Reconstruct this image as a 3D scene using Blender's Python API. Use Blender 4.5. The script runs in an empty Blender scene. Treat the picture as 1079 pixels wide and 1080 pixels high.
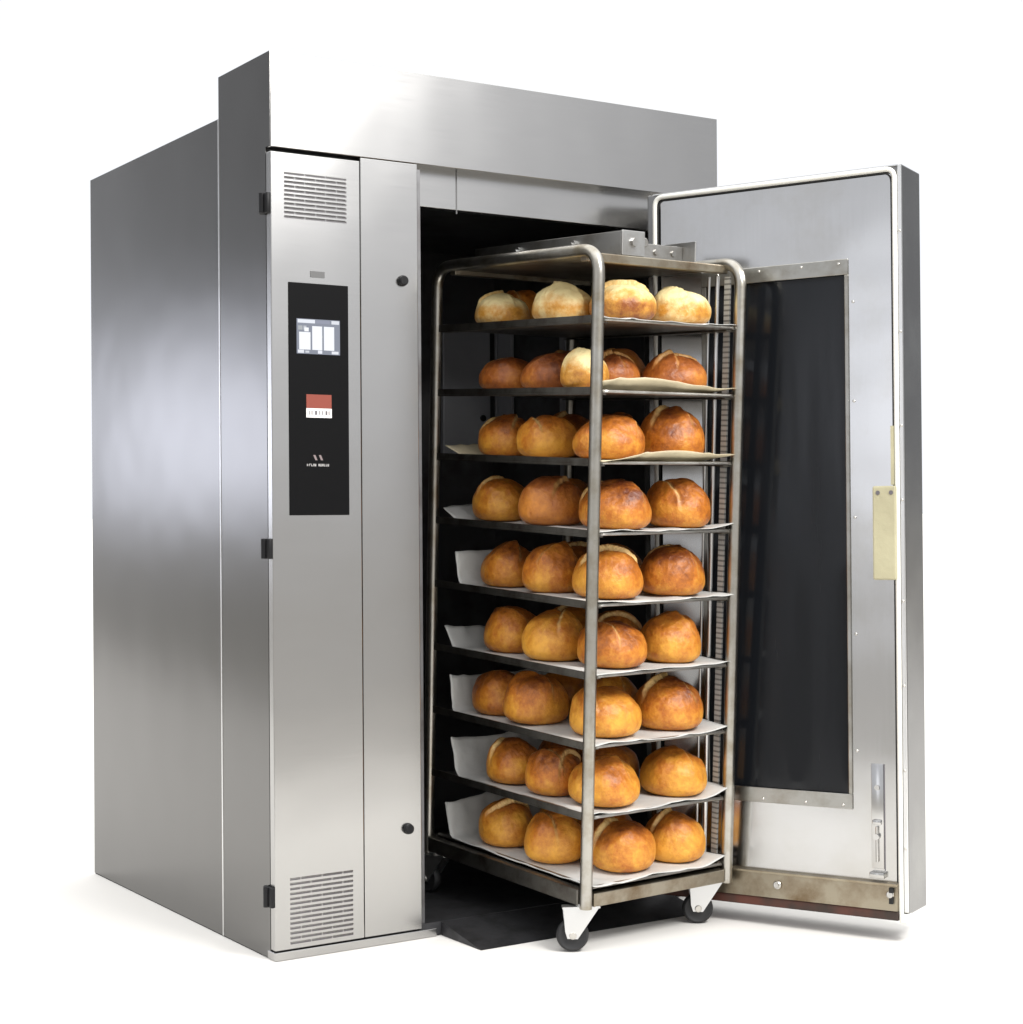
import bpy, bmesh, math, random
from mathutils import Vector, Matrix, noise

sc = bpy.context.scene
COL = sc.collection
PI = math.pi

# ------------------------------------------------------------------ objects
def tag(o, label=None, cat=None, group=None, kind=None):
    if label: o['label'] = label
    if cat: o['category'] = cat
    if group: o['group'] = group
    if kind: o['kind'] = kind
    return o

def empty(name, mat=None, parent=None):
    o = bpy.data.objects.new(name, None)
    o.empty_display_size = 0.1
    COL.objects.link(o)
    if parent: o.parent = parent
    if mat is not None: o.matrix_local = mat
    return o

def obj(name, bm, mats, parent=None, smooth=False, angle=40):
    me = bpy.data.meshes.new(name)
    bmesh.ops.recalc_face_normals(bm, faces=bm.faces)
    bm.to_mesh(me); bm.free()
    if not isinstance(mats, (list, tuple)): mats = [mats]
    for m in mats: me.materials.append(m)
    if smooth:
        me.polygons.foreach_set('use_smooth', [True] * len(me.polygons))
        me.set_sharp_from_angle(angle=math.radians(angle))
    o = bpy.data.objects.new(name, me)
    COL.objects.link(o)
    if parent: o.parent = parent
    return o

def box(bm, x0, x1, y0, y1, z0, z1, bev=0.0, mi=0, seg=2):
    r = bmesh.ops.create_cube(bm, size=1.0)
    vs = r['verts']
    for v in vs:
        v.co = Vector((x0 + (v.co.x + .5) * (x1 - x0), y0 + (v.co.y + .5) * (y1 - y0), z0 + (v.co.z + .5) * (z1 - z0)))
    fs = set(f for v in vs for f in v.link_faces)
    for f in fs: f.material_index = mi
    if bev > 0:
        es = set(e for v in vs for e in v.link_edges)
        r = bmesh.ops.bevel(bm, geom=list(es), offset=bev, segments=seg, affect='EDGES', profile=.5)
        for f in r['faces']: f.material_index = mi
    return bm

def boxes(*a, bev=0.0):
    bm = bmesh.new()
    for b in a: box(bm, *b, bev=bev)
    return bm

def fillet(pts, r, n=7):
    pts = [Vector(p) for p in pts]
    out = [pts[0]]
    for i in range(1, len(pts) - 1):
        a, b, c = pts[i - 1], pts[i], pts[i + 1]
        d1, d2 = (a - b).normalized(), (c - b).normalized()
        rr = min(r, (a - b).length * .49, (c - b).length * .49)
        p1, p2 = b + d1 * rr, b + d2 * rr
        for k in range(n + 1):
            t = k / n
            out.append(p1 * (1 - t) ** 2 + b * 2 * t * (1 - t) + p2 * t ** 2)
    out.append(pts[-1])
    return out

def tube(bm, pts, r, n=12, mi=0):
    pts = [Vector(p) for p in pts]
    up = None; rings = []
    for i, p in enumerate(pts):
        t = (pts[min(i + 1, len(pts) - 1)] - pts[max(i - 1, 0)]).normalized()
        if up is None:
            up = t.orthogonal().normalized()
        else:
            up = (up - t * up.dot(t)).normalized()
        s = t.cross(up)
        rings.append([bm.verts.new(p + (up * math.cos(2 * PI * k / n) + s * math.sin(2 * PI * k / n)) * r) for k in range(n)])
    for a, b in zip(rings, rings[1:]):
        for k in range(n):
            f = bm.faces.new((a[k], a[(k + 1) % n], b[(k + 1) % n], b[k])); f.material_index = mi
    bm.faces.new(rings[0][::-1]).material_index = mi
    bm.faces.new(rings[-1]).material_index = mi
    return bm

def cyl(bm, c, axis, r, h, n=20, bev=0.0, mi=0):
    """cylinder centred on c along axis"""
    axis = Vector(axis).normalized(); c = Vector(c)
    up = axis.orthogonal().normalized(); s = axis.cross(up)
    prof = [(0, -h / 2), (r - bev, -h / 2), (r, -h / 2 + bev), (r, h / 2 - bev), (r - bev, h / 2), (0, h / 2)] if bev else [(0, -h / 2), (r, -h / 2), (r, h / 2), (0, h / 2)]
    rings = []
    for (rr, z) in prof:
        if rr == 0: rings.append([bm.verts.new(c + axis * z)])
        else: rings.append([bm.verts.new(c + axis * z + (up * math.cos(2 * PI * k / n) + s * math.sin(2 * PI * k / n)) * rr) for k in range(n)])
    for a, b in zip(rings, rings[1:]):
        for k in range(n):
            k2 = (k + 1) % n
            if len(a) == 1: f = bm.faces.new((a[0], b[k2], b[k]))
            elif len(b) == 1: f = bm.faces.new((a[k], a[k2], b[0]))
            else: f = bm.faces.new((a[k], a[k2], b[k2], b[k]))
            f.material_index = mi
    return bm

def prism(bm, poly, off, mi=0):
    """closed polygon (3D points) extruded by the vector off"""
    off = Vector(off)
    a = [bm.verts.new(Vector(p)) for p in poly]; b = [bm.verts.new(Vector(p) + off) for p in poly]
    n = len(a)
    bm.faces.new(a).material_index = mi; bm.faces.new(b[::-1]).material_index = mi
    for k in range(n):
        bm.faces.new((a[k], b[k], b[(k + 1) % n], a[(k + 1) % n])).material_index = mi
    return bm

# ------------------------------------------------------------------ materials
class NT:
    def __init__(s, name):
        s.m = bpy.data.materials.new(name); s.m.use_nodes = True
        s.t = s.m.node_tree; s.b = s.t.nodes['Principled BSDF']
    def n(s, kind, **kw):
        n = s.t.nodes.new(kind)
        for k, v in kw.items():
            if k in n.inputs.keys(): n.inputs[k].default_value = v
            else: setattr(n, k, v)
        return n
    def l(s, a, b): s.t.links.new(a, b)

def plain(name, col, rough=.5, metal=0.0, spec=.5, **kw):
    q = NT(name)
    q.b.inputs['Base Color'].default_value = (*col, 1)
    q.b.inputs['Roughness'].default_value = rough
    q.b.inputs['Metallic'].default_value = metal
    q.b.inputs['Specular IOR Level'].default_value = spec
    for k, v in kw.items(): q.b.inputs[k].default_value = v
    return q.m

def steel(name, col, rough=.32, var=.06, stretch=(2, 2, 60), wav=.02, grime=None, gscale=3.0, aniso=0.0, grain=.03):
    """brushed stainless: stretched grain in roughness, slow waviness in the normal, optional stains"""
    q = NT(name); b = q.b
    b.inputs['Metallic'].default_value = 1.0
    b.inputs['Anisotropic'].default_value = aniso
    tc = q.n('ShaderNodeTexCoord')
    mp = q.n('ShaderNodeMapping'); mp.inputs['Scale'].default_value = stretch
    q.l(tc.outputs['Object'], mp.inputs[0])
    g = q.n('ShaderNodeTexNoise', Scale=6.0, Detail=4.0, Roughness=.6); q.l(mp.outputs[0], g.inputs['Vector'])
    mr = q.n('ShaderNodeMapRange'); mr.inputs['To Min'].default_value = rough - var; mr.inputs['To Max'].default_value = rough + var
    q.l(g.outputs['Fac'], mr.inputs['Value']); q.l(mr.outputs[0], b.inputs['Roughness'])
    w = q.n('ShaderNodeTexNoise', Scale=1.7, Detail=2.0); q.l(tc.outputs['Object'], w.inputs['Vector'])
    bp = q.n('ShaderNodeBump', Strength=1.0, Distance=wav); q.l(w.outputs['Fac'], bp.inputs['Height'])
    bp2 = q.n('ShaderNodeBump', Strength=grain, Distance=.001); q.l(g.outputs['Fac'], bp2.inputs['Height']); q.l(bp.outputs[0], bp2.inputs['Normal'])
    q.l(bp2.outputs[0], b.inputs['Normal'])
    mx = q.n('ShaderNodeMix', data_type='RGBA')
    mx.inputs[6].default_value = (*[c * .97 for c in col], 1); mx.inputs[7].default_value = (*[min(1, c * 1.03) for c in col], 1)
    q.l(g.outputs['Fac'], mx.inputs[0])
    out = mx.outputs[2]
    if grime:
        s = q.n('ShaderNodeTexNoise', Scale=gscale, Detail=6.0, Roughness=.65); q.l(tc.outputs['Object'], s.inputs['Vector'])
        cr = q.n('ShaderNodeMapRange'); cr.inputs['From Min'].default_value = .45; cr.inputs['From Max'].default_value = .72
        q.l(s.outputs['Fac'], cr.inputs['Value'])
        m2 = q.n('ShaderNodeMix', data_type='RGBA'); q.l(cr.outputs[0], m2.inputs[0]); q.l(out, m2.inputs[6]); m2.inputs[7].default_value = (*grime, 1)
        out = m2.outputs[2]
    q.l(out, b.inputs['Base Color'])
    return q.m

M = {}
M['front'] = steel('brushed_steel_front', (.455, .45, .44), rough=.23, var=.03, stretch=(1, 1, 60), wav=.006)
M['side'] = steel('brushed_steel_side', (.168, .165, .160), rough=.205, var=.008, stretch=(1, 1, 60), wav=.0035, grain=.008)  # darker than the front steel: the flank's dim reflections are put into the colour
M['edge'] = steel('bright_steel_edge', (.75, .75, .74), rough=.3)
M['door'] = steel('steel_door', (.54, .54, .54), rough=.165, var=.02, stretch=(60, 60, 1), wav=.007, grime=(.475, .465, .44), gscale=2.2)
M['kick'] = steel('steel_heat_stained', (.40, .35, .26), rough=.38, grime=(.20, .14, .08), gscale=6)
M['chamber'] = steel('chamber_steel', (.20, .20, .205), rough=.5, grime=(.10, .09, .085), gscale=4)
M['duct'] = plain('duct_steel', (.50, .51, .54), .5, .35)
M['tube'] = steel('rack_tube_steel', (.46, .445, .405), rough=.30, grime=(.28, .24, .17), gscale=9)
M['rack'] = steel('rack_angle_steel', (.20, .19, .17), rough=.42, grime=(.09, .075, .06), gscale=10)
M['lift'] = steel('lift_steel', (.50, .50, .49), rough=.38, grime=(.33, .31, .28), gscale=8)
M['brown'] = steel('rack_brown_steel', (.35, .315, .25), rough=.42, grime=(.18, .13, .08), gscale=9)
M['tray'] = steel('tray_steel', (.38, .37, .35), rough=.38, grime=(.20, .18, .155), gscale=7)
M['frame'] = steel('window_frame_steel', (.40, .395, .37), rough=.3, grime=(.27, .25, .21), gscale=8)
M['door_edge'] = steel('door_edge_steel', (.23, .228, .225), rough=.24, var=.02, stretch=(30, 30, 1), wav=.006, grime=(.30, .30, .29), gscale=3)  # door steel darkened in colour to stand for a dimmer reflection on the edge
M['zinc'] = steel('caster_zinc', (.72, .72, .71), rough=.35)
M['bolt'] = plain('bolt_steel', (.6, .58, .54), .3, 1.0)
M['black'] = plain('black_plastic', (.010, .010, .011), .45, spec=.25)
M['dark'] = plain('dark_gap', (.01, .01, .01), .8)
M['panel'] = plain('control_glass', (.007, .007, .0075), .45, spec=.06)
M['rubber'] = plain('rubber', (.014, .014, .015), .55)
M['gasket'] = plain('silicone_gasket', (.74, .73, .68), .5)
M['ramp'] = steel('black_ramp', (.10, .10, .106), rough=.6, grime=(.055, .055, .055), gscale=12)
M['red'] = plain('red_label', (.25, .052, .032), .4)
M['white'] = plain('white_label', (.82, .79, .77), .4)
M['ink'] = plain('grey_ink', (.13, .12, .13), .5)
M['logo'] = plain('logo_print', (.55, .53, .52), .4)
M['logo2'] = plain('logo_mark', (.24, .19, .19), .4)
M['badge'] = plain('badge_plate', (.16, .16, .16), .6, spec=.1)

def glass_mat():
    # dark double glazing with faint vertical wipe marks in its gloss
    q = NT('dark_glass'); b = q.b
    b.inputs['Base Color'].default_value = (.008, .009, .011, 1); b.inputs['Specular IOR Level'].default_value = .24
    tc = q.n('ShaderNodeTexCoord'); mp = q.n('ShaderNodeMapping'); mp.inputs['Scale'].default_value = (9, 9, .8)
    q.l(tc.outputs['Object'], mp.inputs[0])
    n = q.n('ShaderNodeTexNoise', Scale=1.6, Detail=4.0); q.l(mp.outputs[0], n.inputs['Vector'])
    mr = q.n('ShaderNodeMapRange'); mr.inputs['From Min'].default_value = .35; mr.inputs['From Max'].default_value = .7
    mr.inputs['To Min'].default_value = .03; mr.inputs['To Max'].default_value = .30
    q.l(n.outputs['Fac'], mr.inputs['Value']); q.l(mr.outputs[0], b.inputs['Roughness'])
    return q.m
def screen_mat():
    q = NT('lit_screen')
    q.b.inputs['Base Color'].default_value = (.02, .02, .02, 1)
    q.b.inputs['Roughness'].default_value = .2
    at = q.n('ShaderNodeAttribute', attribute_name='screen_colour')
    q.l(at.outputs['Color'], q.b.inputs['Emission Color'])
    q.b.inputs['Emission Strength'].default_value = 1.0
    return q.m
M['glass'] = glass_mat()
M['screen'] = screen_mat()

def floor_mat():
    q = NT('white_studio_floor')
    q.b.inputs['Roughness'].default_value = .75
    q.b.inputs['Specular IOR Level'].default_value = .2
    tc = q.n('ShaderNodeTexCoord')
    n = q.n('ShaderNodeTexNoise', Scale=1.3, Detail=3.0); q.l(tc.outputs['Object'], n.inputs['Vector'])
    mx = q.n('ShaderNodeMix', data_type='RGBA'); mx.inputs[6].default_value = (.83, .81, .775, 1); mx.inputs[7].default_value = (.86, .84, .805, 1)
    q.l(n.outputs['Fac'], mx.inputs[0]); q.l(mx.outputs[2], q.b.inputs['Base Color'])
    return q.m
M['floor'] = floor_mat()

M['studio'] = plain('unseen_grey_floor', (.30, .285, .26), .7)
def paper_mat(name, col, lo=None):
    q = NT(name)
    q.b.inputs['Roughness'].default_value = .65
    tc = q.n('ShaderNodeTexCoord')
    n = q.n('ShaderNodeTexNoise', Scale=9.0, Detail=5.0); q.l(tc.outputs['Object'], n.inputs['Vector'])
    cr = q.n('ShaderNodeValToRGB')
    cr.color_ramp.elements[0].position = .35; cr.color_ramp.elements[0].color = (*(lo or [c * .82 for c in col]), 1)
    cr.color_ramp.elements[1].position = .6; cr.color_ramp.elements[1].color = (*col, 1)
    q.l(n.outputs['Fac'], cr.inputs[0]); q.l(cr.outputs[0], q.b.inputs['Base Color'])
    n2 = q.n('ShaderNodeTexNoise', Scale=30.0, Detail=3.0); q.l(tc.outputs['Object'], n2.inputs['Vector'])
    bp = q.n('ShaderNodeBump', Strength=.35, Distance=.006); q.l(n2.outputs['Fac'], bp.inputs['Height']); q.l(bp.outputs[0], q.b.inputs['Normal'])
    return q.m
M['beige'] = paper_mat('beige_plate', (.46, .43, .28), (.40, .37, .24))
M['seal'] = paper_mat('red_brown_seal', (.10, .030, .018), (.035, .022, .016))
M['paper'] = paper_mat('baking_paper_white', (.66, .66, .635))
M['paper_tan'] = paper_mat('baking_paper_tan', (.72, .63, .43))

def crust(name, dark, mid, light, crumb, crown=-.22, shift=-.06):
    """baked crust: mottled brown, gold low on the flanks, pale crumb where the loaf has split, blistered skin"""
    q = NT(name); b = q.b
    tc = q.n('ShaderNodeTexCoord'); oi = q.n('ShaderNodeObjectInfo')
    ad = q.n('ShaderNodeVectorMath', operation='ADD')
    sv = q.n('ShaderNodeCombineXYZ'); ml = q.n('ShaderNodeMath', operation='MULTIPLY'); ml.inputs[1].default_value = 37.0
    q.l(oi.outputs['Random'], ml.inputs[0]); q.l(ml.outputs[0], sv.inputs[0]); q.l(ml.outputs[0], sv.inputs[1])
    q.l(tc.outputs['Object'], ad.inputs[0]); q.l(sv.outputs[0], ad.inputs[1])
    n1 = q.n('ShaderNodeTexNoise', Scale=13.0, Detail=8.0, Roughness=.68); q.l(ad.outputs[0], n1.inputs['Vector'])
    n2 = q.n('ShaderNodeTexNoise', Scale=60.0, Detail=4.0, Roughness=.65); q.l(ad.outputs[0], n2.inputs['Vector'])
    # bake tone: crown darker, skirt more golden (the baked colour itself), shifted per loaf
    at = q.n('ShaderNodeAttribute', attribute_name='bake'); sep = q.n('ShaderNodeSeparateColor'); q.l(at.outputs['Color'], sep.inputs[0])
    a1 = q.n('ShaderNodeMath', operation='MULTIPLY_ADD'); a1.inputs[1].default_value = 1.15; a1.inputs[2].default_value = shift - .27; q.l(n1.outputs['Fac'], a1.inputs[0])
    a2 = q.n('ShaderNodeMath', operation='MULTIPLY_ADD'); a2.inputs[1].default_value = .30; q.l(n2.outputs['Fac'], a2.inputs[0]); q.l(a1.outputs[0], a2.inputs[2])
    a3 = q.n('ShaderNodeMath', operation='MULTIPLY_ADD'); a3.inputs[1].default_value = .26; q.l(oi.outputs['Random'], a3.inputs[0]); q.l(a2.outputs[0], a3.inputs[2])
    a4 = q.n('ShaderNodeMath', operation='MULTIPLY_ADD'); a4.inputs[1].default_value = crown; q.l(sep.outputs[1], a4.inputs[0]); q.l(a3.outputs[0], a4.inputs[2])
    cr = q.n('ShaderNodeValToRGB'); e = cr.color_ramp.elements
    e[0].position = .12; e[0].color = (*dark, 1); e[1].position = .72; e[1].color = (*light, 1)
    k = e.new(.40); k.color = (*mid, 1)
    q.l(a4.outputs[0], cr.inputs[0])
    mx = q.n('ShaderNodeMix', data_type='RGBA'); q.l(sep.outputs[0], mx.inputs[0]); q.l(cr.outputs[0], mx.inputs[6]); mx.inputs[7].default_value = (*crumb, 1)
    q.l(mx.outputs[2], b.inputs['Base Color'])
    rr = q.n('ShaderNodeMapRange'); rr.inputs['To Min'].default_value = .30; rr.inputs['To Max'].default_value = .55
    q.l(n1.outputs['Fac'], rr.inputs['Value']); q.l(rr.outputs[0], b.inputs['Roughness'])
    b.inputs['Specular IOR Level'].default_value = .55
    vo = q.n('ShaderNodeTexVoronoi', Scale=42.0); q.l(ad.outputs[0], vo.inputs['Vector'])
    bp = q.n('ShaderNodeBump', Strength=.6, Distance=.006); q.l(n2.outputs['Fac'], bp.inputs['Height'])
    bp2 = q.n('ShaderNodeBump', Strength=.22, Distance=.004); q.l(vo.outputs['Distance'], bp2.inputs['Height']); q.l(bp.outputs[0], bp2.inputs['Normal'])
    q.l(bp2.outputs[0], b.inputs['Normal'])
    return q.m
M['crust'] = crust('crust_golden_brown', (.15, .032, .006), (.49, .150, .014), (.80, .38, .045), (.90, .62, .25))
M['crust_dark'] = crust('crust_deep_brown', (.12, .026, .006), (.37, .105, .018), (.62, .23, .034), (.72, .40, .13))
M['crust_pale'] = crust('crust_pale', (.26, .07, .010), (.64, .30, .045), (.90, .74, .38), (.80, .52, .19), crown=.46, shift=-.22)

def perf_mat():
    q = NT('perforated_steel'); b = q.b
    b.inputs['Metallic'].default_value = .08; b.inputs['Roughness'].default_value = .45
    tc = q.n('ShaderNodeTexCoord'); sp = q.n('ShaderNodeSeparateXYZ'); q.l(tc.outputs['Object'], sp.inputs[0])
    m = q.n('ShaderNodeMath', operation='MULTIPLY'); m.inputs[1].default_value = 1 / .016; q.l(sp.outputs[2], m.inputs[0])
    f = q.n('ShaderNodeMath', operation='FRACT'); q.l(m.outputs[0], f.inputs[0])
    g = q.n('ShaderNodeMath', operation='LESS_THAN'); g.inputs[1].default_value = .36; q.l(f.outputs[0], g.inputs[0])
    mx = q.n('ShaderNodeMix', data_type='RGBA'); mx.inputs[6].default_value = (.50, .50, .48, 1); mx.inputs[7].default_value = (.20, .20, .19, 1)
    q.l(g.outputs[0], mx.inputs[0]); q.l(mx.outputs[2], b.inputs['Base Color'])
    return q.m
M['perf'] = perf_mat()

# ------------------------------------------------------------------ studio floor
bm = bmesh.new()
cyl(bm, (1, 0, -.015), (0, 0, 1), 1300, .02, n=128)  # grey floor added out of view so the steel reflects something darker
fl = obj('ground', bm, M['studio'])
tag(fl, 'unseen grey floor added around the white sheet to darken steel reflections', 'ground', kind='structure')
# white floor sheet the oven stands on, opening out behind it
bm = bmesh.new()
far = 1500
prism(bm, [(-1.9, -2.6, -.004), (3.6, -2.7, -.004), (3.6 + far * .951, -2.7 + far * .309, -.004), (-1.9 - far * .12, -2.6 + far, -.004)], (0, 0, .004))
fl = obj('floor', bm, M['floor'])
tag(fl, 'seamless white studio floor under the oven', 'floor', kind='structure')

# ------------------------------------------------------------------ the oven
W, D, D1, Z1, Z2, ZH = 1.651, 1.492, .362, 2.474, 2.600, 2.327
X1, X2, ZB = .2888, .4839, .0254
YL, ZL = .06, 2.212            # lintel plane and its lower edge
XR = 1.41                      # right side of the doorway
oven = empty('rack_oven')
tag(oven, 'tall brushed steel bakery rack oven with its glazed door swung open', 'oven')

bm = bmesh.new()
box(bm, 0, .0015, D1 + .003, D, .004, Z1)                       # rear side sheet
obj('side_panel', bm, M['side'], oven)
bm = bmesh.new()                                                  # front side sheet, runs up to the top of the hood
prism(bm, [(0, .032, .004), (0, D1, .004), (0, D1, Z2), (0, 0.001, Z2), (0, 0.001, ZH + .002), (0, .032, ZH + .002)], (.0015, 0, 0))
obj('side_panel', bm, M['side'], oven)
obj('seam_strip', boxes((-.0012, .0012, D1 - .003, D1 + .005, .004, Z1)), M['edge'], oven)
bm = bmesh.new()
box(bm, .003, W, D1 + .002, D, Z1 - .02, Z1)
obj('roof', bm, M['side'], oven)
bm = bmesh.new()
box(bm, .0025, W, 0, D1, ZH, Z2, bev=.0015, seg=1)
obj('hood', bm, M['front'], oven)
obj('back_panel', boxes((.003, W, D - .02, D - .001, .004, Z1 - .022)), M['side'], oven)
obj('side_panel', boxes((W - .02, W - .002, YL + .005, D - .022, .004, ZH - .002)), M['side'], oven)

# chamber: dark lined box behind the doorway
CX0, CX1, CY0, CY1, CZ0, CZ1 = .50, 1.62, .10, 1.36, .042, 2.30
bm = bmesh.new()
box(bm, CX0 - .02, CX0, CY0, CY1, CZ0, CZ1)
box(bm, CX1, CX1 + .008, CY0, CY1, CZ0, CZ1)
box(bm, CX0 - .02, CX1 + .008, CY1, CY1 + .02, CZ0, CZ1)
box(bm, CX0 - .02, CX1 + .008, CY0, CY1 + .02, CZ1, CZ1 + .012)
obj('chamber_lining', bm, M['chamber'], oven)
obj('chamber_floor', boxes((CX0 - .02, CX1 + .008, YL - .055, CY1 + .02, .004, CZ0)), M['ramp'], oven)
# air duct panels on the back wall of the chamber
obj('duct_panel', boxes((1.365, 1.585, CY1 - .03, CY1 - .003, 1.50, 2.02), bev=.004), M['duct'], oven)
for (ya, yb, za, zb) in ((1.312, 1.325, 1.50, 2.0), (1.205, 1.30, 1.50, 2.03), (.83, .87, 1.25, 2.05)):
    obj('duct_panel', boxes((CX1 - .02, CX1 - .003, ya, yb, za, zb), bev=.003), M['duct'], oven)
for (c, ax) in (((1.548, CY1 - .032, 1.655), (0, 1, 0)), ((CX1 - .022, 1.25, 1.655), (1, 0, 0))):
    bm = bmesh.new(); cyl(bm, c, ax, .013, .006, n=14)  # dark discs standing for holes in the duct panels
    obj('duct_hole', bm, M['dark'], oven)

# doorway trim
obj('lintel', boxes((X2 + .002, XR, YL, YL + .03, ZL, ZH + .02), bev=.001), M['front'], oven)
obj('seam_strip', boxes((.655, .659, YL - .0012, YL + .002, ZL - .012, ZH - .001)), M['badge'], oven)
obj('jamb', boxes((XR + .001, W - .001, YL, YL + .04, .004, ZH - .001), bev=.002), M['front'], oven)
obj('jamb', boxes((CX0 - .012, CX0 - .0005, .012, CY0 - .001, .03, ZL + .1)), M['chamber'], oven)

# control cabinet front: hinged door and fixed panel
obj('control_door', boxes((0, X1 - .0008, 0, .03, ZB + .004, ZH - .013), bev=.0025), M['front'], oven)
cdoor = [o for o in oven.children if o.name.startswith('control_door')][0]
obj('front_panel', boxes((X1 + .0008, X2, 0.0005, .03, ZB + .004, ZH - .002), bev=.0025), M['front'], oven)
obj('gap_liner', boxes((.004, X2 - .004, .031, .05, ZB, ZH - .001)), M['dark'], oven)
obj('cabinet_side', boxes((X2 - .02, X2 - .002, .031, .12, .03, ZH - .002)), M['front'], oven)
for z in (2.166, 1.178, .183):
    bm = bmesh.new()
    box(bm, -.014, .0, -.004, .052, z - .029, z + .029, bev=.004)
    cyl(bm, (-.016, .024, z), (0, 0, 1), .009, .056, n=14)
    obj('hinge', bm, M['black'], cdoor, smooth=True)

def vent(z0, z1, x0, x1, rows):
    bm = bmesh.new()
    dz = (z1 - z0) / (rows - 1); w = (x1 - x0)
    for i in range(rows):
        z = z0 + i * dz
        cuts = [(0, .32), (.335, .655), (.67, 1.0)] if i % 2 == 0 else [(0, .16), (.175, .495), (.51, .83), (.845, 1.0)]
        for a, b in cuts:
            xa, xb = x0 + a * w, x0 + b * w
            # pressed louvre: dark mouth under a small lifted lip
            box(bm, xa, xb, -.0008, .002, z - .0016, z + .0016, mi=1)
            prism(bm, [(xa, -.0004, z + .0055), (xa, -.0034, z + .0026), (xa, -.0004, z + .0024)], (xb - xa, 0, 0))
    o = obj('vent_grille', bm, [M['front'], M['ink']], cdoor)
    return o
vent(2.128, 2.253, .043, .243, 11)
vent(.045, .228, .048, .250, 14)

for z, x in ((1.971, .429), (.335, .436)):
    bm = bmesh.new()
    cyl(bm, (x, -.003, z), (0, 1, 0), .0165, .006, n=28, bev=.002)
    cyl(bm, (x, -.010, z), (0, 1, 0), .0145, .012, n=28, bev=.003)
    box(bm, x - .002, x + .002, -.0168, -.0155, z - .009, z + .009)
    obj('cam_lock', bm, M['black'], oven, smooth=True)

# control panel
cp = obj('control_panel', boxes((.0535, .2455, -.0035, .001, 1.273, 1.943), bev=.0015), M['panel'], oven)
obj('badge', boxes((.124, .170, -.0015, .001, 1.961, 1.979)), M['badge'], oven)
# lit touchscreen
bm = bmesh.new()
sx0, sx1, sz0, sz1 = .0775, .2165, 1.7385, 1.8395
box(bm, sx0, sx1, -.0050, -.003, sz0, sz1)
cells = []
def cell(a, b, c, d, col):
    w, h = sx1 - sx0, sz1 - sz0
    cells.append((sx0 + a * w, sx0 + b * w, sz0 + c * h, sz0 + d * h, col))
LG, WH, BL, GR = (.62, .64, .70), (.92, .94, .98), (.26, .28, .36), (.40, .42, .44)
cell(.02, .42, .88, .98, (.80, .83, .9)); cell(.44, .76, .88, .97, BL); cell(.80, .98, .88, .98, (.72, .74, .8))
cell(.03, .13, .68, .80, GR); cell(.15, .22, .68, .80, (.5, .52, .56))
cell(.05, .31, .12, .62, WH); cell(.17, .27, .64, .75, WH)
cell(.35, .58, .12, .80, WH); cell(.62, .86, .12, .80, WH)
cell(.16, .32, .50, .55, GR); cell(.53, .60, .47, .54, (.3, .32, .33))
cell(.38, .46, .45, .56, (.75, .76, .74)); cell(.64, .84, .42, .52, (.80, .83, .86))
cell(.02, .16, .02, .11, (.78, .8, .86)); cell(.19, .28, .03, .09, LG); cell(.48, .58, .02, .11, (.8, .82, .9)); cell(.80, .96, .02, .10, (.78, .8, .86))
lay = bm.loops.layers.float_color.new('screen_colour')
for f in bm.faces:
    for l in f.loops: l[lay] = (.22, .24, .30, 1)
for i, (a, b, c, d, col) in enumerate(cells):
    y = -.0053 - .00012 * (i % 9 + 1)
    vs = [bm.verts.new((a, y, c)), bm.verts.new((b, y, c)), bm.verts.new((b, y, d)), bm.verts.new((a, y, d))]
    f = bm.faces.new(vs)
    for l in f.loops: l[lay] = (*col, 1)
obj('touchscreen', bm, M['screen'], cp)
# red sticker with a white strip and small dark marks
bm = bmesh.new()
box(bm, .107, .188, -.0046, -.003, 1.5825, 1.622, mi=0)
box(bm, .1065, .1885, -.0048, -.003, 1.555, 1.582, mi=1)
for xx, w in ((.116, .003), (.123, .003), (.134, .007), (.148, .003), (.156, .003), (.168, .006), (.178, .003)):
    box(bm, xx, xx + w, -.0051, -.0046, 1.563, 1.575, mi=2)
obj('red_sticker', bm, [M['red'], M['white'], M['ink']], cp)
# small maker's mark over a line of two tiny words
bm = bmesh.new()
for pts in (((.128, 1.447), (.135, 1.432), (.142, 1.432), (.135, 1.447)), ((.146, 1.447), (.153, 1.432), (.160, 1.432), (.153, 1.447))):
    prism(bm, [(x, -.0040, z) for x, z in pts], (0, .0008, 0), mi=0)
random.seed(5)
x = .108
for word in (5, 6):
    for k in range(word):
        w = random.choice((.0045, .0055, .006))
        box(bm, x, x + .0014, -.0040, -.0033, 1.4145, 1.4215, mi=1)
        zc = random.choice((1.4147, 1.4173, 1.4199))
        box(bm, x + .0014, x + w - .0012, -.0040, -.0033, zc, zc + .0016, mi=1)
        if random.random() < .6: box(bm, x + w - .0022, x + w - .0010, -.0041, -.0033, 1.4145, 1.4215, mi=1)
        x += w + .0008
    x += .006
obj('maker_logo', bm, [M['logo2'], M['logo']], cp)

# base frame
obj('base_frame', boxes((-.001, .533, -.003, .05, 0.001, ZB), bev=.002), M['front'], oven)
bm = bmesh.new()
box(bm, .002, W - .004, .10, D - .002, .0005, .0035)
obj('base_frame', bm, M['dark'], oven)

# ------------------------------------------------------------------ the open oven door
ha, hx, hy = 1.1349, 1.2751, -.09
d_ = Vector((math.cos(ha), -math.sin(ha), 0)); n_ = Vector((math.sin(ha), math.cos(ha), 0))
TILT = Matrix.Rotation(-.0159, 4, d_) @ Matrix.Rotation(-.0084, 4, n_)
B = Matrix(((d_.x, n_.x, 0, hx), (d_.y, n_.y, 0, hy), (0, 0, 1, 0), (0, 0, 0, 1)))
DM = Matrix.Translation((hx, hy, 0)) @ TILT @ Matrix.Translation((-hx, -hy, 0)) @ B
DW, DZ0, DZ1, DT = .856, .062, 2.300, .165
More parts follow.
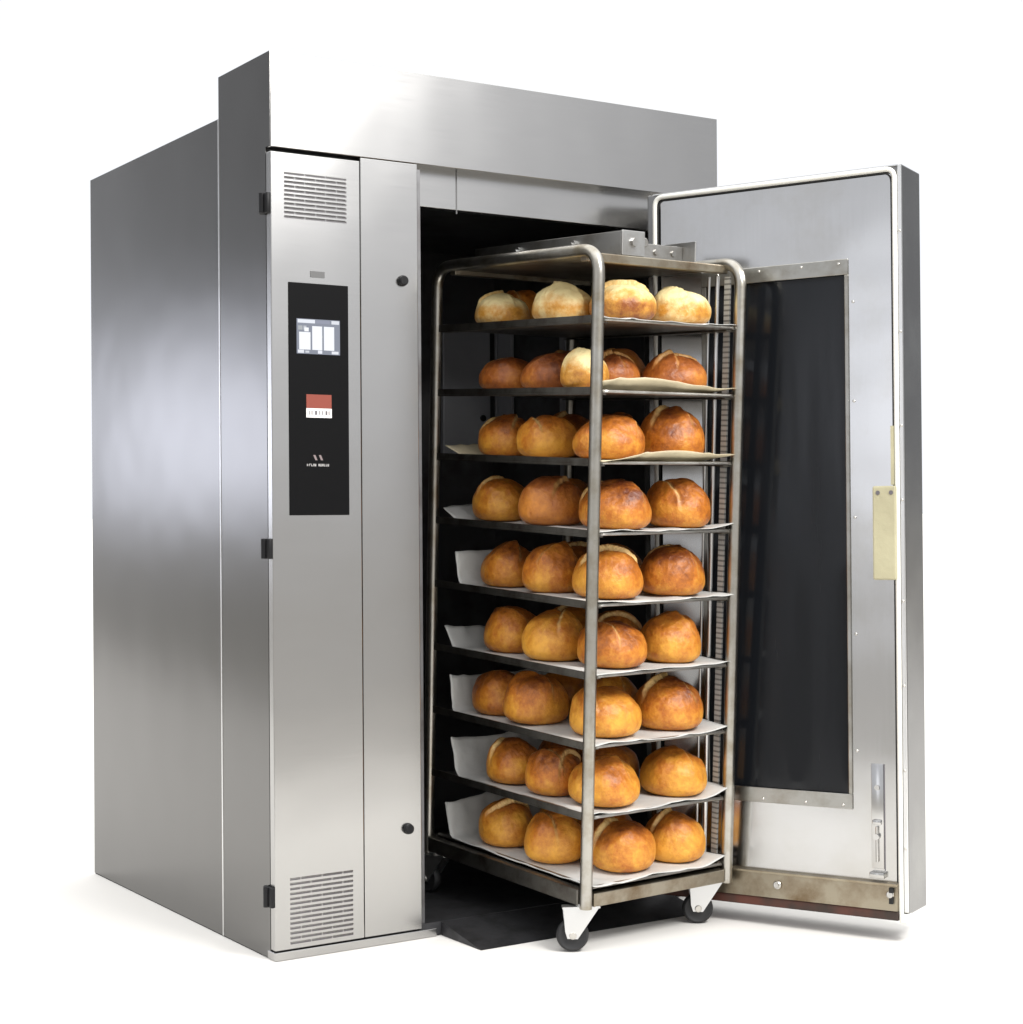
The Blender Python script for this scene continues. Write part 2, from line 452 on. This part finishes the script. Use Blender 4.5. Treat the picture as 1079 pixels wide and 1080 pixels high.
# local door frame: x = along the door from the hinge, y = through it (0 = inner face), z = up
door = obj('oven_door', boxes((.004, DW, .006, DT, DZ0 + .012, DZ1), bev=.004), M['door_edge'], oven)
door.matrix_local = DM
def dobj(name, bm, mat, smooth=False):
    return obj(name, bm, mat, door, smooth=smooth)
# inner liner pan with the window opening
wx0, wx1, wz0, wz1 = .215, .683, .408, 1.995
bm = bmesh.new()
for b in ((.058, wx0, -.004, .005, .15, 2.272), (wx1, .8245, -.004, .005, .15, 2.272), (wx0, wx1, -.004, .005, wz1, 2.272), (wx0, wx1, -.004, .005, .15, wz0)):
    box(bm, *b)
dobj('door_liner', bm, M['door'])
# gasket run round the edge with mitred rounded corners
bm = bmesh.new()
path = fillet([(.836, -.006, DZ0 + .01), (.836, -.006, 2.287), (.038, -.006, 2.287), (.038, -.006, DZ0 + .03)], .03)
tube(bm, path, .0078, n=10)
dobj('gasket', bm, M['gasket'], smooth=True)
bm = bmesh.new()
path = fillet([(.8255, -.005, .17), (.8255, -.005, 2.2765), (.0485, -.005, 2.2765), (.0485, -.005, .17)], .03)
tube(bm, path, .0026, n=8)
dobj('edge_strip', boxes((.8445, DW - .0005, -.004, .0055, DZ0 + .02, DZ1 - .001), bev=.001), M['edge'])
dobj('edge_strip', boxes((.03, .8438, -.003, .0055, 2.2955, DZ1 - .001)), M['edge'])
dobj('gasket_groove', bm, M['dark'], smooth=True)
# window frame and dark glass set back
bm = bmesh.new()
box(bm, wx0 - .014, wx1 + .006, -.010, -.0042, wz1 - .012, wz1 + .036, bev=.002)
box(bm, wx0 - .014, wx1 + .006, -.010, -.0042, wz0 - .034, wz0 + .012, bev=.002)
box(bm, wx1 - .006, wx1 + .006, -.010, -.0042, wz0 + .0125, wz1 - .0125, bev=.002)
box(bm, wx0 - .014, wx0 + .004, -.010, -.0042, wz0 + .0125, wz1 - .0125, bev=.002)
dobj('window_frame', bm, M['frame'])
bm = bmesh.new()
box(bm, wx0 + .001, wx1 - .001, .001, .0055, wz0 + .001, wz1 - .001)
dobj('window_glass', bm, M['glass'])
rm = None
def rivet(u, y, z):
    global rm
    if rm is None:
        b = bmesh.new(); cyl(b, (0, 0, 0), (0, 1, 0), .0042, .004, n=12, bev=.0012)
        o = obj('rivet', b, M['bolt'], door, smooth=True); rm = o.data
    else:
        o = bpy.data.objects.new('rivet', rm); COL.objects.link(o); o.parent = door
    o.location = (u, y, z)
for z in (.55, .90, 1.25, 1.60, 1.9): rivet(wx1 + .020, -.006, z)
for u in (.26, .40, .54, .66):
    rivet(u, -.0115, wz1 + .022); rivet(u, -.0115, wz0 - .022)
for z in (2.1, 1.8, 1.52, 1.3, 1.0, .75, .5, .27): rivet(.850, -.006, z)
# beige strike plate with two screws
bm = bmesh.new()
box(bm, .763, .836, -.0205, -.0045, 1.063, 1.342, bev=.005)
for u in (.781, .822):
    cyl(bm, (u, -.0212, 1.322), (0, 1, 0), .0065, .002, n=12, mi=1)
dobj('strike_plate', bm, [M['beige'], M['ink']])
dobj('catch_strip', boxes((.820, .8285, -.016, -.0045, 1.345, 1.52)), M['beige'])
# drop bolt near the foot of the door
bm = bmesh.new()
box(bm, .747, .785, -.008, -.0043, .205, .515, bev=.001)
cyl(bm, (.766, -.010, .445), (0, 1, 0), .008, .006, n=14)
box(bm, .752, .780, -.018, -.0082, .335, .350, bev=.003)
tube(bm, [(.766, -.013, .33), (.766, -.013, .225)], .0045, n=10)
cyl(bm, (.766, -.016, .300), (0, 1, 0), .009, .012, n=14)
box(bm, .744, .790, -.024, -.0044, .178, .196, bev=.003)
dobj('drop_bolt', bm, M['door'], smooth=True)
dobj('shadow_gap', boxes((.7855, .7885, -.0052, -.0041, .20, .515)), M['ink'])
# stained kick plate and dark red seal along the foot
bm = bmesh.new()
prism(bm, [(.058, -.0045, .168), (.058, -.016, .160), (.058, -.024, .087), (.058, -.0045, .087)], (.772, 0, 0))
box(bm, .058, .830, -.030, -.0045, .160, .1675, bev=.002)
dobj('kick_plate', bm, M['kick'])
bm = bmesh.new()
for u in (.45,):
    cyl(bm, (u, -.024, .128), (0, 1, -.1), .013, .01, n=18, bev=.003)
    cyl(bm, (u, -.030, .128), (0, 1, -.1), .0075, .01, n=6)
dobj('kick_bolt', bm, M['bolt'], smooth=True)
bm = bmesh.new()
cyl(bm, (.808, -.024, .135), (0, 1, -.1), .012, .01, n=18, bev=.003)
dobj('kick_bolt', bm, M['bolt'], smooth=True)
dobj('catch_slot', boxes((.806, .818, -.0285, -.018, .108, .155)), M['dark'])
dobj('door_seal', boxes((.03, .832, -.020, .045, .058, .086), bev=.004), M['seal'])
dobj('seal_foot', boxes((.833, .862, -.020, .03, .050, .078), bev=.006), M['gasket'])

# ------------------------------------------------------------------ black ramp into the doorway
bm = bmesh.new()
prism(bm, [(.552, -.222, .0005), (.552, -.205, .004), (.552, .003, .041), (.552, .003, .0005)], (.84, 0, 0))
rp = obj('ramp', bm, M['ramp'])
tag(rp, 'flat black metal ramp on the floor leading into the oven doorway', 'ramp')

# ------------------------------------------------------------------ rolling rack
RR = Matrix(((0.99803536, -0.06245081, -0.00503232, 0.78767762), (0.06209619, 0.99665278, -0.05317234, -0.41912978), (0.00833614, 0.05275539, 0.99857267, 0.13996036), (0, 0, 0, 1)))
RINV = RR.inverted()
RW, RD, RH = .558, .816, 1.889
LEV = [1.690 - .2053 * i for i in range(9)]
rack = empty('rolling_rack', RR)
tag(rack, 'wheeled steel bakery rack holding nine trays of bread, half out of the oven', 'rack')
def r_(name, bm, mat, smooth=False, parent=None): return obj(name, bm, mat, parent or rack, smooth=smooth)
TR = .0185
for x in (0, RW):
    bm = bmesh.new()
    tube(bm, fillet([(x, 0, -.012), (x, 0, RH), (x, RD, RH), (x, RD, -.012)], .075, n=9), TR, n=16)
    r_('tube_frame', bm, M['tube'], True)
# base frame of angle and box section
bm = bmesh.new()
box(bm, -.016, .014, .02, RD - .02, -.006, .042, bev=.003)
box(bm, RW - .014, RW + .016, .02, RD - .02, -.006, .042, bev=.003)
box(bm, .02, RW - .02, RD - .014, RD + .012, -.006, .042, bev=.003)
r_('base_rail', bm, M['rack'])
r_('base_rail', boxes((.0195, RW - .0195, -.014, .016, -.008, .032), bev=.003), M['brown'])
r_('base_deck', boxes((.016, RW - .016, .018, RD - .016, .004, .010)), M['rack'])
# tray slides
for i, z in enumerate(LEV):
    if i == 8: continue
    for s, x in ((1, 0), (-1, RW)):
        bm = bmesh.new()
        xa, xb = sorted((x - s * .004, x + s * .045))
        box(bm, xa, xb, .010, RD - .012, z - .010, z - .006)
        xa, xb = sorted((x - s * .004, x - s * .001))
        box(bm, xa, xb, .010, RD - .012, z - .0055, z + .012)
        r_('tray_slide', bm, M['rack'])
# top: plate and lift channels
bm = bmesh.new()
box(bm, .0, RW, .055, .085, RH - .030, RH - .004, bev=.003)
box(bm, .0, RW, RD - .10, RD - .07, RH - .030, RH - .004, bev=.003)
box(bm, .0195, RW - .0195, .087, RD - .102, RH - .016, RH - .010)
r_('top_plate', bm, M['brown'])
bm = bmesh.new()
for (xa, xb) in ((.135, .141), (.215, .221)):
    box(bm, xa, xb, .065, .80, RH - .003, RH + .068, bev=.001)
box(bm, .1415, .2145, .065, .80, RH - .003, RH + .003)
for y in (.28, .56):
    cyl(bm, (.132, y, RH + .04), (1, 0, 0), .015, .012, n=6)
    cyl(bm, (.132, y, RH + .04), (1, 0, 0), .008, .03, n=12)
box(bm, .1345, .2215, .058, .0645, RH - .003, RH + .070, bev=.0015)
cyl(bm, (.178, .054, RH + .036), (0, 1, 0), .013, .010, n=6)
r_('lift_channel', bm, M['lift'])
bm = bmesh.new()
box(bm, .225, .455, .150, .156, RH - .003, RH + .050, bev=.001)
box(bm, .225, .455, .235, .241, RH - .003, RH + .050, bev=.001)
box(bm, .225, .455, .1565, .2345, RH - .003, RH + .003)
box(bm, .4555, .461, .095, .241, RH - .003, RH + .064, bev=.001)
prism(bm, [(.232, .149, RH), (.315, .149, RH), (.262, .149, RH + .048)], (0, -.035, 0))
cyl(bm, (.262, .128, RH + .046), (0, 1, 0), .014, .050, n=16, bev=.002)
for xx in (.345, .415): cyl(bm, (xx, .148, RH + .026), (0, 1, 0), .009, .008, n=6)
r_('lift_channel', bm, M['lift'])
# stay rod and perforated strip of the open end
bm = bmesh.new()
tube(bm, [(RW - .003, .098, .045), (RW - .003, .098, RH - .035)], .0075, n=10)
tube(bm, [(RW - .003, .135, .045), (RW - .003, .135, RH - .035)], .0045, n=10)
r_('stay_rod', bm, M['edge'], True)
r_('perforated_strip', boxes((RW - .008, RW - .002, .038, .062, .045, RH - .04)), M['perf'])
# casters: swivel fork and wheel, standing on the studio floor and on the chamber floor
def caster(px, py, wx, wy, zfloor, ang):
    """px,py = plate centre in rack coords; wx,wy = wheel contact point in world"""
    R = .048
    pl = RR @ Vector((px, py, -.008))
    axis = Vector((math.cos(ang), math.sin(ang), 0)); side = axis
    wc = Vector((wx, wy, zfloor + R))
    c = empty('caster', None, rack)
    c.matrix_local = RINV @ Matrix.Translation(pl)
    L = lambda p: Vector(p) - pl
    bm = bmesh.new()
    fwd = Vector((pl.x - wc.x, pl.y - wc.y, 0)); fwd = (fwd - axis * fwd.dot(axis)); fwd.normalize()
    pw = pl - axis * (pl - wc).dot(axis)      # fork plates stay parallel to the wheel
    for s in (-1, 1):
        o = axis * (s * .020)
        zt = pl.z - .006
        pa = Vector((pw.x, pw.y, zt)) + fwd * .042; pb = Vector((pw.x, pw.y, zt)) - fwd * .064
        q1 = wc + fwd * .014 + Vector((0, 0, -.010)); q2 = wc - fwd * .016 + Vector((0, 0, -.008)); q3 = wc - fwd * .022 + Vector((0, 0, .012))
        poly = [L(p + o) for p in (pa, q1, q2, q3, pb)]
        prism(bm, poly, axis * (.003 * s))
    ct = L((pw.x, pw.y, pl.z - .010))
    pa = ct + fwd * .044; pb = ct - fwd * .066
    prism(bm, [pa + axis * .024, pb + axis * .024, pb - axis * .024, pa - axis * .024], (0, 0, .006))
    cyl(bm, ct + Vector((0, 0, .008)), (0, 0, 1), .028, .010, n=20)
    f = obj('fork', bm, M['zinc'], c)
    bm = bmesh.new()
    n = 40; hw = .015
    prof = [(.018, hw * .8), (.030, hw * .75), (R - .008, hw), (R - .002, hw * .7), (R, 0), (R - .002, -hw * .7), (R - .008, -hw), (.030, -hw * .75), (.018, -hw * .8)]
    e1 = Vector((0, 0, 1)); e2 = axis.cross(e1)
    rings = [[bm.verts.new(L(wc + axis * a + (e1 * math.cos(2 * PI * k / n) + e2 * math.sin(2 * PI * k / n)) * r)) for k in range(n)] for (r, a) in prof]
    for a, b in zip(rings, rings[1:]):
        for k in range(n): bm.faces.new((a[k], a[(k + 1) % n], b[(k + 1) % n], b[k]))
    bm.faces.new(rings[0]); bm.faces.new(rings[-1][::-1])
    w = obj('wheel', bm, M['rubber'], c, smooth=True, angle=50)
    bm = bmesh.new()
    cyl(bm, L(wc), axis, .011, .050, n=14, bev=.002)
    h = obj('axle', bm, M['bolt'], c, smooth=True)
    rinv = (RINV.to_3x3()).to_4x4()
    for o in (f, w, h): o.matrix_local = rinv
    return c
caster(.030, .045, .769, -.377, 0.0, 1.08)
caster(RW - .020, .052, 1.289, -.309, 0.0, 1.05)
caster(.030, RD - .045, .730, .385, CZ0, .35)
caster(RW - .030, RD - .045, 1.255, .40, CZ0, .5)

ORD = ['topmost', 'second', 'third', 'fourth', 'fifth', 'sixth', 'seventh', 'eighth', 'lowest']
def nth(i): return ORD[i] + (' tray' if i in (0, 8) else ' tray from the top')

def at_rack(o, p, rz=0):
    o.matrix_world = RR @ Matrix.Translation(p) @ Matrix.Rotation(rz, 4, 'Z')

# ------------------------------------------------------------------ trays and baking papers
def make_tray():
    bm = bmesh.new()
    x0, x1, y0, y1 = .022, RW - .022, -.004, RD - .03
    box(bm, x0, x1, y0, y1, 0, .0022)
    path = fillet([(x0, y1, .005), (x0, y0, .005), (x1, y0, .005), (x1, y1, .005)], .02)
    tube(bm, path, .0052, n=8)
    return bm
tray_mesh = None
for i, z in enumerate(LEV):
    if tray_mesh is None:
        o = obj('baking_tray', make_tray(), M['tray'], smooth=True); tray_mesh = o.data
    else:
        o = bpy.data.objects.new('baking_tray', tray_mesh); COL.objects.link(o)
    at_rack(o, (0, 0, z - .0045 if i < 8 else z - .0035))
    tag(o, 'thin dark steel tray under the loaves, %s in the rack' % (ORD[i] + (' one' if i in (0, 8) else ' from the top')), 'tray', 'baking trays in the rack')

# per tray: (far end bend y, flap length, flap angle deg, front edge lift, right edge lift, front overhang, tan?)
PAP = [(.72, .00, 0, .000, .004, .006, 0),
       (.74, .00, 0, .040, .012, .012, 1),
       (.672, .105, 20, .034, .016, .014, 1),
       (.690, .090, 24, .006, .022, .006, 0),
       (.662, .080, 84, .004, .028, .010, 0),
       (.700, .070, 48, .004, .030, .006, 0),
       (.686, .100, 80, .004, .030, .004, 0),
       (.660, .108, 80, .006, .034, .004, 0),
       (.690, .112, 72, .008, .020, .012, 0)]
PAPLAB = ['white baking paper lying flat under the pale loaves on the topmost tray',
          'tan baking paper whose front edge curls high, on the second tray from the top',
          'tan baking paper with a bowed front edge on the third tray from the top',
          'white baking paper with a low turned-up inner end on the fourth tray from the top',
          'white baking paper with an upright squared inner end on the fifth tray from the top',
          'white baking paper with a slanting inner end on the sixth tray from the top',
          'white baking paper with a curved upright end on the seventh tray from the top',
          'white baking paper with a tall upright end on the eighth tray from the top',
          'white baking paper with a crumpled front edge and tall end on the lowest tray']
def make_paper(i):
    yb, fl_, an, fr, rt, ov, tan = PAP[i]
    an = math.radians(an); R = .022
    bm = bmesh.new()
    nx = 44
    ys = []
    y0 = -.010 - ov
    n1 = 50
    L1 = yb - y0
    # developed length along the sheet, then bent up through an arc into the flap
    Ltot = L1 + (R * an if an else 0) + fl_
    n = 64
    random.seed(100 + i)
    grid = []
    x0, x1 = .010, RW - .030 + (.012 if rt > .02 else 0)
    for a in range(n + 1):
        s = Ltot * a / n
        row = []
        for b in range(nx + 1):
            t = b / nx
            x = x0 + (x1 - x0) * t
            if s <= L1: y, z = y0 + s, 0
            elif an and s <= L1 + R * an:
                ph = (s - L1) / R; y = yb + R * math.sin(ph); z = R * (1 - math.cos(ph))
            else:
                q = s - L1 - R * an
                y = yb + (R * math.sin(an) if an else 0) + q * math.cos(an); z = (R * (1 - math.cos(an)) if an else 0) + q * math.sin(an)
            # wrinkles, kept above the tray
            wn = noise.noise(Vector((x * 5 + i * 7.3, y * 5, i * 3.1))) * .5 + .5
            wr = noise.noise(Vector((x * 16 + i * 2.3, y * 16, i * 1.7)))
            rg = 1 - abs(noise.noise(Vector((x * 7 + i * 4.1, y * 5.5 + x * 3, i * 2.3))))
            z += .0035 * wn + .0012 * wr + .0045 * max(0, rg - .72) / .28 + .0015
            # front edge curl towards the open end
            ef = max(0, 1 - (y - y0) / .075)
            prof = max(0.0, math.sin(PI * min(1, max(0, (t - .06) / (.94 if i == 1 else 1.0))))) if i in (1, 2) else (.5 + .5 * math.sin(t * 9 + i * 2))
            if i == 1: prof = max(0.0, 1 - abs(t - .30) / .75) ** .8
            z += fr * ef ** 1.6 * prof
            # right edge lifted
            er = max(0, (t - .80) / .20)
            z += rt * er ** 1.7 * (.55 + .45 * math.sin(y * 6 + i))
            # flap outline: slightly slanted top
            if an and s > L1 + R * an:
                q = (s - L1) / max(fl_, .01)
                z -= .07 * fl_ * math.sin(t * 5 + i) * q + .05 * fl_ * abs(noise.noise(Vector((t * 9, i * 3.0, 2)))) * q
                y += q * (.010 * math.sin(t * 7 + i * 2) + .008 * noise.noise(Vector((t * 14, q * 2, i))))
            y += .004 * noise.noise(Vector((x * 8, i * 5.0, .3))) + .0025 * noise.noise(Vector((x * 30, i * 5.0, y * 20)))
            x += (.006 * noise.noise(Vector((y * 6, i * 3.0, .7))) + .002 * noise.noise(Vector((y * 28, i * 3.0, .7)))) * (1 if t > .5 else .5)
            row.append(bm.verts.new((x, y, z)))
        grid.append(row)
    for a in range(n):
        for b in range(nx):
            bm.faces.new((grid[a][b], grid[a][b + 1], grid[a + 1][b + 1], grid[a + 1][b]))
    o = obj('baking_paper', bm, M['paper_tan'] if tan else M['paper'], smooth=True, angle=80)
    md = o.modifiers.new('thickness', 'SOLIDIFY'); md.thickness = .0012; md.offset = 1
    return o
for i, z in enumerate(LEV):
    o = make_paper(i)
    at_rack(o, (0, 0, z + .001))
    tag(o, PAPLAB[i], 'baking paper', 'baking papers on the trays')

# ------------------------------------------------------------------ loaves
def make_loaf(seed, r, h, split):
    rnd = random.Random(seed)
    nu, nv = 120, 66
    bm = bmesh.new()
    lay = bm.verts.layers.float_color.new('bake')
    off = Vector((rnd.uniform(0, 50), rnd.uniform(0, 50), rnd.uniform(0, 50)))
    ca = rnd.uniform(-.6, .6) + (0 if rnd.random() < .5 else PI / 2)   # split direction
    cdir = Vector((math.cos(ca), math.sin(ca), 0)); cn = Vector((-cdir.y, cdir.x, 0))
    co = rnd.choice((-1, 1)) * rnd.uniform(.08, .52)
    curve = rnd.uniform(-.35, .35)
    second = rnd.random() < .6
    cb = ca + rnd.uniform(1.0, 1.9)
    c2n = Vector((-math.sin(cb), math.cos(cb), 0))
    sx, sy = rnd.uniform(.96, 1.04), rnd.uniform(.96, 1.04)
    rows = []
    def surf(th, ph):
        # th 0 (top) .. pi (bottom), flattened base and full shoulders
        c, s = math.cos(th), math.sin(th)
        if c >= 0:
            rad = abs(s) ** .96; z = abs(c) * .66
        else:
            rad = abs(s) ** .42; z = -abs(c) ** .8 * .34
        d = Vector((rad * math.cos(ph), rad * math.sin(ph), z))
        return d
    for a in range(nv + 1):
        th = PI * a / nv
        row = []
        for b in range(nu if 0 < a < nv else 1):
            ph = 2 * PI * b / nu
            d = surf(th, ph)
            lo = noise.noise(d * 1.3 + off) * .10 + noise.noise(d * 2.6 + off * 2) * .035
            hi = noise.noise(d * 6 + off) * .014 + (.35 - abs(noise.noise(d * 5 + off * 3))) * .022 + noise.noise(d * 14 + off) * .006 + noise.noise(d * 30 + off) * .0025
            up = max(0, d.z + .05)
            wgt = min(1, up * 2.2)
            k = 1 + (lo + hi) * (wgt * .75 + .25)
            dc = 0; crumb = 0
            lists = [(cn, cdir, co, curve, 1.0)]
            if second: lists.append((c2n, Vector((c2n.y, -c2n.x, 0)), -co * .8, -curve, .75))
            for (nn, dd, o0, cv, amp) in lists:
                t = d.dot(dd)
                x = d.dot(nn) - o0 - cv * t * t + .05 * noise.noise(Vector((t * 4, seed, 1)))
                fade = wgt * max(0, 1 - (abs(t) / .92) ** 4) * amp * split
                # torn flap: crust lifted on one side of the split, a shallow groove of pale crumb below its edge
                x += .035 * noise.noise(Vector((t * 11, seed, 7)))
                sg = 1 / (1 + math.exp(-max(-40, min(40, x / .010))))
                flap = sg * math.exp(-max(0, x) / .24) * .125
                gro = math.exp(-((x + .035) / .045) ** 2) * .055
                dc += fade * (flap - gro)
                crumb = max(crumb, fade * (math.exp(-((x - .002) / .030) ** 2) * 1.2 + math.exp(-((x + .03) / .04) ** 2) * .5))
            k += dc
            p = Vector((d.x * r * sx * k, d.y * r * sy * k, 0))
            zz = d.z * (k if d.z > 0 else 1)
            p.z = (zz + .34) * h
            if p.z < 0: p.z = 0
            v = bm.verts.new(p)
            skirt = max(0.0, min(1.0, (d.z - .05) / .5))
            v[lay] = (min(1, crumb * (.75 + .5 * noise.noise(d * 9 + off))), skirt, 0, 1)
            row.append(v)
        rows.append(row)
    for a in range(nv):
        A, Bv = rows[a], rows[a + 1]
        for b in range(nu):
            b2 = (b + 1) % nu
            if len(A) == 1: bm.faces.new((A[0], Bv[b], Bv[b2]))
            elif len(Bv) == 1: bm.faces.new((A[b], Bv[0], A[b2]))
            else: bm.faces.new((A[b], Bv[b], Bv[b2], A[b2]))
    return bm

LOAF = {
 0: [(.095, .590, .084, .084), (.115, .305, .090, .096), (.185, .110, .093, .098), (.408, .110, .090, .096)],
 1: [(.115, .573, .088, .090), (.115, .360, .090, .098), (.070, .140, .068, .098), (.404, .120, .098, .100)],
 2: [(.115, .582, .088, .110), (.115, .368, .092, .112), (.147, .115, .103, .114), (.395, .115, .097, .136)],
 3: [(.115, .605, .088, .116), (.115, .343, .098, .128), (.172, .110, .103, .124), (.425, .110, .095, .128)],
 4: [(.115, .554, .088, .116), (.115, .330, .092, .126), (.149, .110, .104, .128), (.404, .110, .096, .128)],
 5: [(.115, .533, .088, .120), (.115, .316, .093, .126), (.172, .110, .102, .118), (.403, .110, .094, .122)],
 6: [(.115, .589, .088, .118), (.115, .400, .098, .130), (.155, .115, .103, .122), (.404, .110, .098, .130)],
 7: [(.115, .510, .088, .120), (.115, .303, .090, .124), (.153, .110, .103, .116), (.430, .110, .098, .118)],
 8: [(.115, .540, .088, .126), (.115, .295, .090, .132), (.225, .105, .095, .126), (.436, .108, .094, .128)],
}
LOOK = [['pale floury', 'pale floury', 'pale floury', 'pale floury'],
        ['reddish brown', 'reddish brown', 'small pale crusty', 'broad brown'],
        ['glossy brown', 'glossy brown', 'wide brown', 'brown knob-topped'],
        ['brown round', 'dark brown broad', 'wide golden', 'golden brown']] + [['brown round', 'brown round', 'golden round', 'golden round']] * 5
WHERE = ['loaf at the inner end of the %s', 'loaf next to innermost on the %s',
         'loaf behind the front upright on the %s', 'loaf nearest the open door on the %s']
def place_loaf(i, k, x, y, r, h, mat, label, split):
    seed = 1000 + i * 17 + k * 5
    o = obj('bread_loaf', make_loaf(seed, r * 1.05, h * 1.15, split), mat, smooth=True, angle=75)
    at_rack(o, (x, y, LEV[i] + .0065))
    tag(o, label, 'bread loaf', 'round loaves on the rack trays')
for i in range(9):
    rnd = random.Random(i + 40)
    for k, (x, y, r, h) in enumerate(LOAF[i]):
        if i == 0 or (i == 1 and k == 2): m, sp = M['crust_pale'], 1.5
        elif i == 1 or (i == 3 and k == 1): m, sp = M['crust_dark'], 1.1
        else: m, sp = M['crust'], rnd.uniform(.85, 1.35)
        place_loaf(i, k, x, y, r, h, m, LOOK[i][k] + ' ' + WHERE[k] % nth(i), sp)
    if i == 1: place_loaf(i, 6, .215, .195, .086, .100, M['crust_dark'], 'brown loaf wedged right beside the small pale one on the second tray from the top', 1.0)
    place_loaf(i, 4, .345, .315 + rnd.uniform(-.01, .02), .092, .118, M['crust_dark'] if i == 1 else M['crust'],
               'brown loaf half hidden in the back row of the %s' % nth(i), 1.0)
    place_loaf(i, 5, *((.228, .655) if i == 0 else (.335, .53 + rnd.uniform(-.02, .02))), .074 if i == 0 else .090, .105 if i == 0 else .118, M['crust_dark'] if i == 1 else M['crust'],
               'brown loaf deepest in the back row of the %s' % nth(i), 1.0)

# ------------------------------------------------------------------ studio light
w = bpy.data.worlds.new('World'); sc.world = w; w.use_nodes = True
t = w.node_tree; bg = t.nodes['Background']
def N(kind, **kw):
    n = t.nodes.new(kind)
    for k, v in kw.items(): setattr(n, k, v)
    return n
tc = N('ShaderNodeTexCoord'); sp = N('ShaderNodeSeparateXYZ'); t.links.new(tc.outputs['Generated'], sp.inputs[0])
at2 = N('ShaderNodeMath', operation='ARCTAN2'); t.links.new(sp.outputs[0], at2.inputs[0]); t.links.new(sp.outputs[1], at2.inputs[1])
az = N('ShaderNodeMapRange'); az.inputs['From Min'].default_value = -PI; az.inputs['From Max'].default_value = PI
t.links.new(at2.outputs[0], az.inputs['Value'])
cr = N('ShaderNodeValToRGB'); el = cr.color_ramp.elements
def stop(deg, v, c=(.975, .99, 1.03)):
    p = (deg + 180) / 360
    e = el.new(p); e.color = (v * c[0] / 2, v * c[1] / 2, v * c[2] / 2, 1)
el[0].position = 0; el[0].color = (.45, .45, .45, 1); el[1].position = 1; el[1].color = (.45, .45, .45, 1)
FRONT = 1.1
for deg, v in ((-150, .8), (-112, .85), (-80, .8), (-52, .40), (-26, .36), (-6, 1.03), (12, 1.03), (62, 1.03), (82, .36), (112, .36), (138, .62), (152, 1.0), (165, 1.0)): stop(deg, v)
t.links.new(az.outputs[0], cr.inputs[0])
sc2 = N('ShaderNodeVectorMath', operation='SCALE'); sc2.inputs['Scale'].default_value = 2.0
t.links.new(cr.outputs[0], sc2.inputs[0])
# overhead soft light
zen = N('ShaderNodeMapRange', interpolation_type='SMOOTHSTEP'); zen.inputs['From Min'].default_value = .33; zen.inputs['From Max'].default_value = .75
zen.inputs['To Max'].default_value = 1.0; t.links.new(sp.outputs[2], zen.inputs['Value'])
mz = N('ShaderNodeMix', data_type='RGBA'); t.links.new(zen.outputs[0], mz.inputs[0]); t.links.new(sc2.outputs[0], mz.inputs[6]); mz.inputs[7].default_value = (2.2, 2.2, 2.2, 1)
# soft bluish glows added to the world for reflections in flank and door
def spot(azd, eld, width, col, prev):
    a, e = math.radians(azd), math.radians(eld)
    v = (math.sin(a) * math.cos(e), math.cos(a) * math.cos(e), math.sin(e))
    dt = N('ShaderNodeVectorMath', operation='DOT_PRODUCT'); t.links.new(tc.outputs['Generated'], dt.inputs[0]); dt.inputs[1].default_value = v
    mr = N('ShaderNodeMapRange', interpolation_type='SMOOTHSTEP'); mr.inputs['From Min'].default_value = math.cos(math.radians(width)); mr.inputs['From Max'].default_value = 1.0
    t.links.new(dt.outputs['Value'], mr.inputs['Value'])
    s = N('ShaderNodeVectorMath', operation='SCALE'); s.inputs[0].default_value = col; t.links.new(mr.outputs[0], s.inputs['Scale'])
    ad = N('ShaderNodeVectorMath', operation='ADD'); t.links.new(prev, ad.inputs[0]); t.links.new(s.outputs[0], ad.inputs[1])
    return ad.outputs[0]
o_ = spot(-24, 2.2, 5.2, (4.9, 5.1, 5.9), mz.outputs[2])
o_ = spot(-97, 4.6, 7, (1.0, 1.02, 1.1), o_)
t.links.new(o_, bg.inputs['Color'])
bg.inputs['Strength'].default_value = 1.0

ld = bpy.data.lights.new('softbox', 'AREA'); ld.shape = 'RECTANGLE'; ld.size = 1.5; ld.size_y = 1.3; ld.energy = 190; ld.color = (1, .985, .96)
lo = bpy.data.objects.new('softbox', ld); COL.objects.link(lo)
lo.location = (1.25, -3.95, 4.1)
lo.rotation_euler = (Vector((.9, 0, 1.0)) - Vector(lo.location)).to_track_quat('-Z', 'Y').to_euler()

# ------------------------------------------------------------------ camera
cd = bpy.data.cameras.new('camera'); cam = bpy.data.objects.new('camera', cd); COL.objects.link(cam)
cd.sensor_fit = 'HORIZONTAL'; cd.sensor_width = 36; cd.lens = 1831.34 / 1079 * 36
cd.clip_start = .05; cd.clip_end = 5000
rt = Vector((0.8375191, -0.5463673, -0.0066706)); dn = Vector((-0.0048417, 0.0047871, -0.9999768)); fw = Vector((0.5463866, 0.8375320, 0.0013639))
cam.matrix_world = Matrix(((rt.x, -dn.x, -fw.x, -2.133976), (rt.y, -dn.y, -fw.y, -4.517601), (rt.z, -dn.z, -fw.z, 1.271634), (0, 0, 0, 1)))
sc.camera = cam

sc.render.engine = 'CYCLES'
sc.cycles.use_denoising = True
sc.cycles.max_bounces = 8
sc.view_settings.view_transform = 'Standard'; sc.view_settings.look = 'None'
sc.view_settings.exposure = 0; sc.view_settings.gamma = 1
sc.view_settings.use_curve_mapping = False
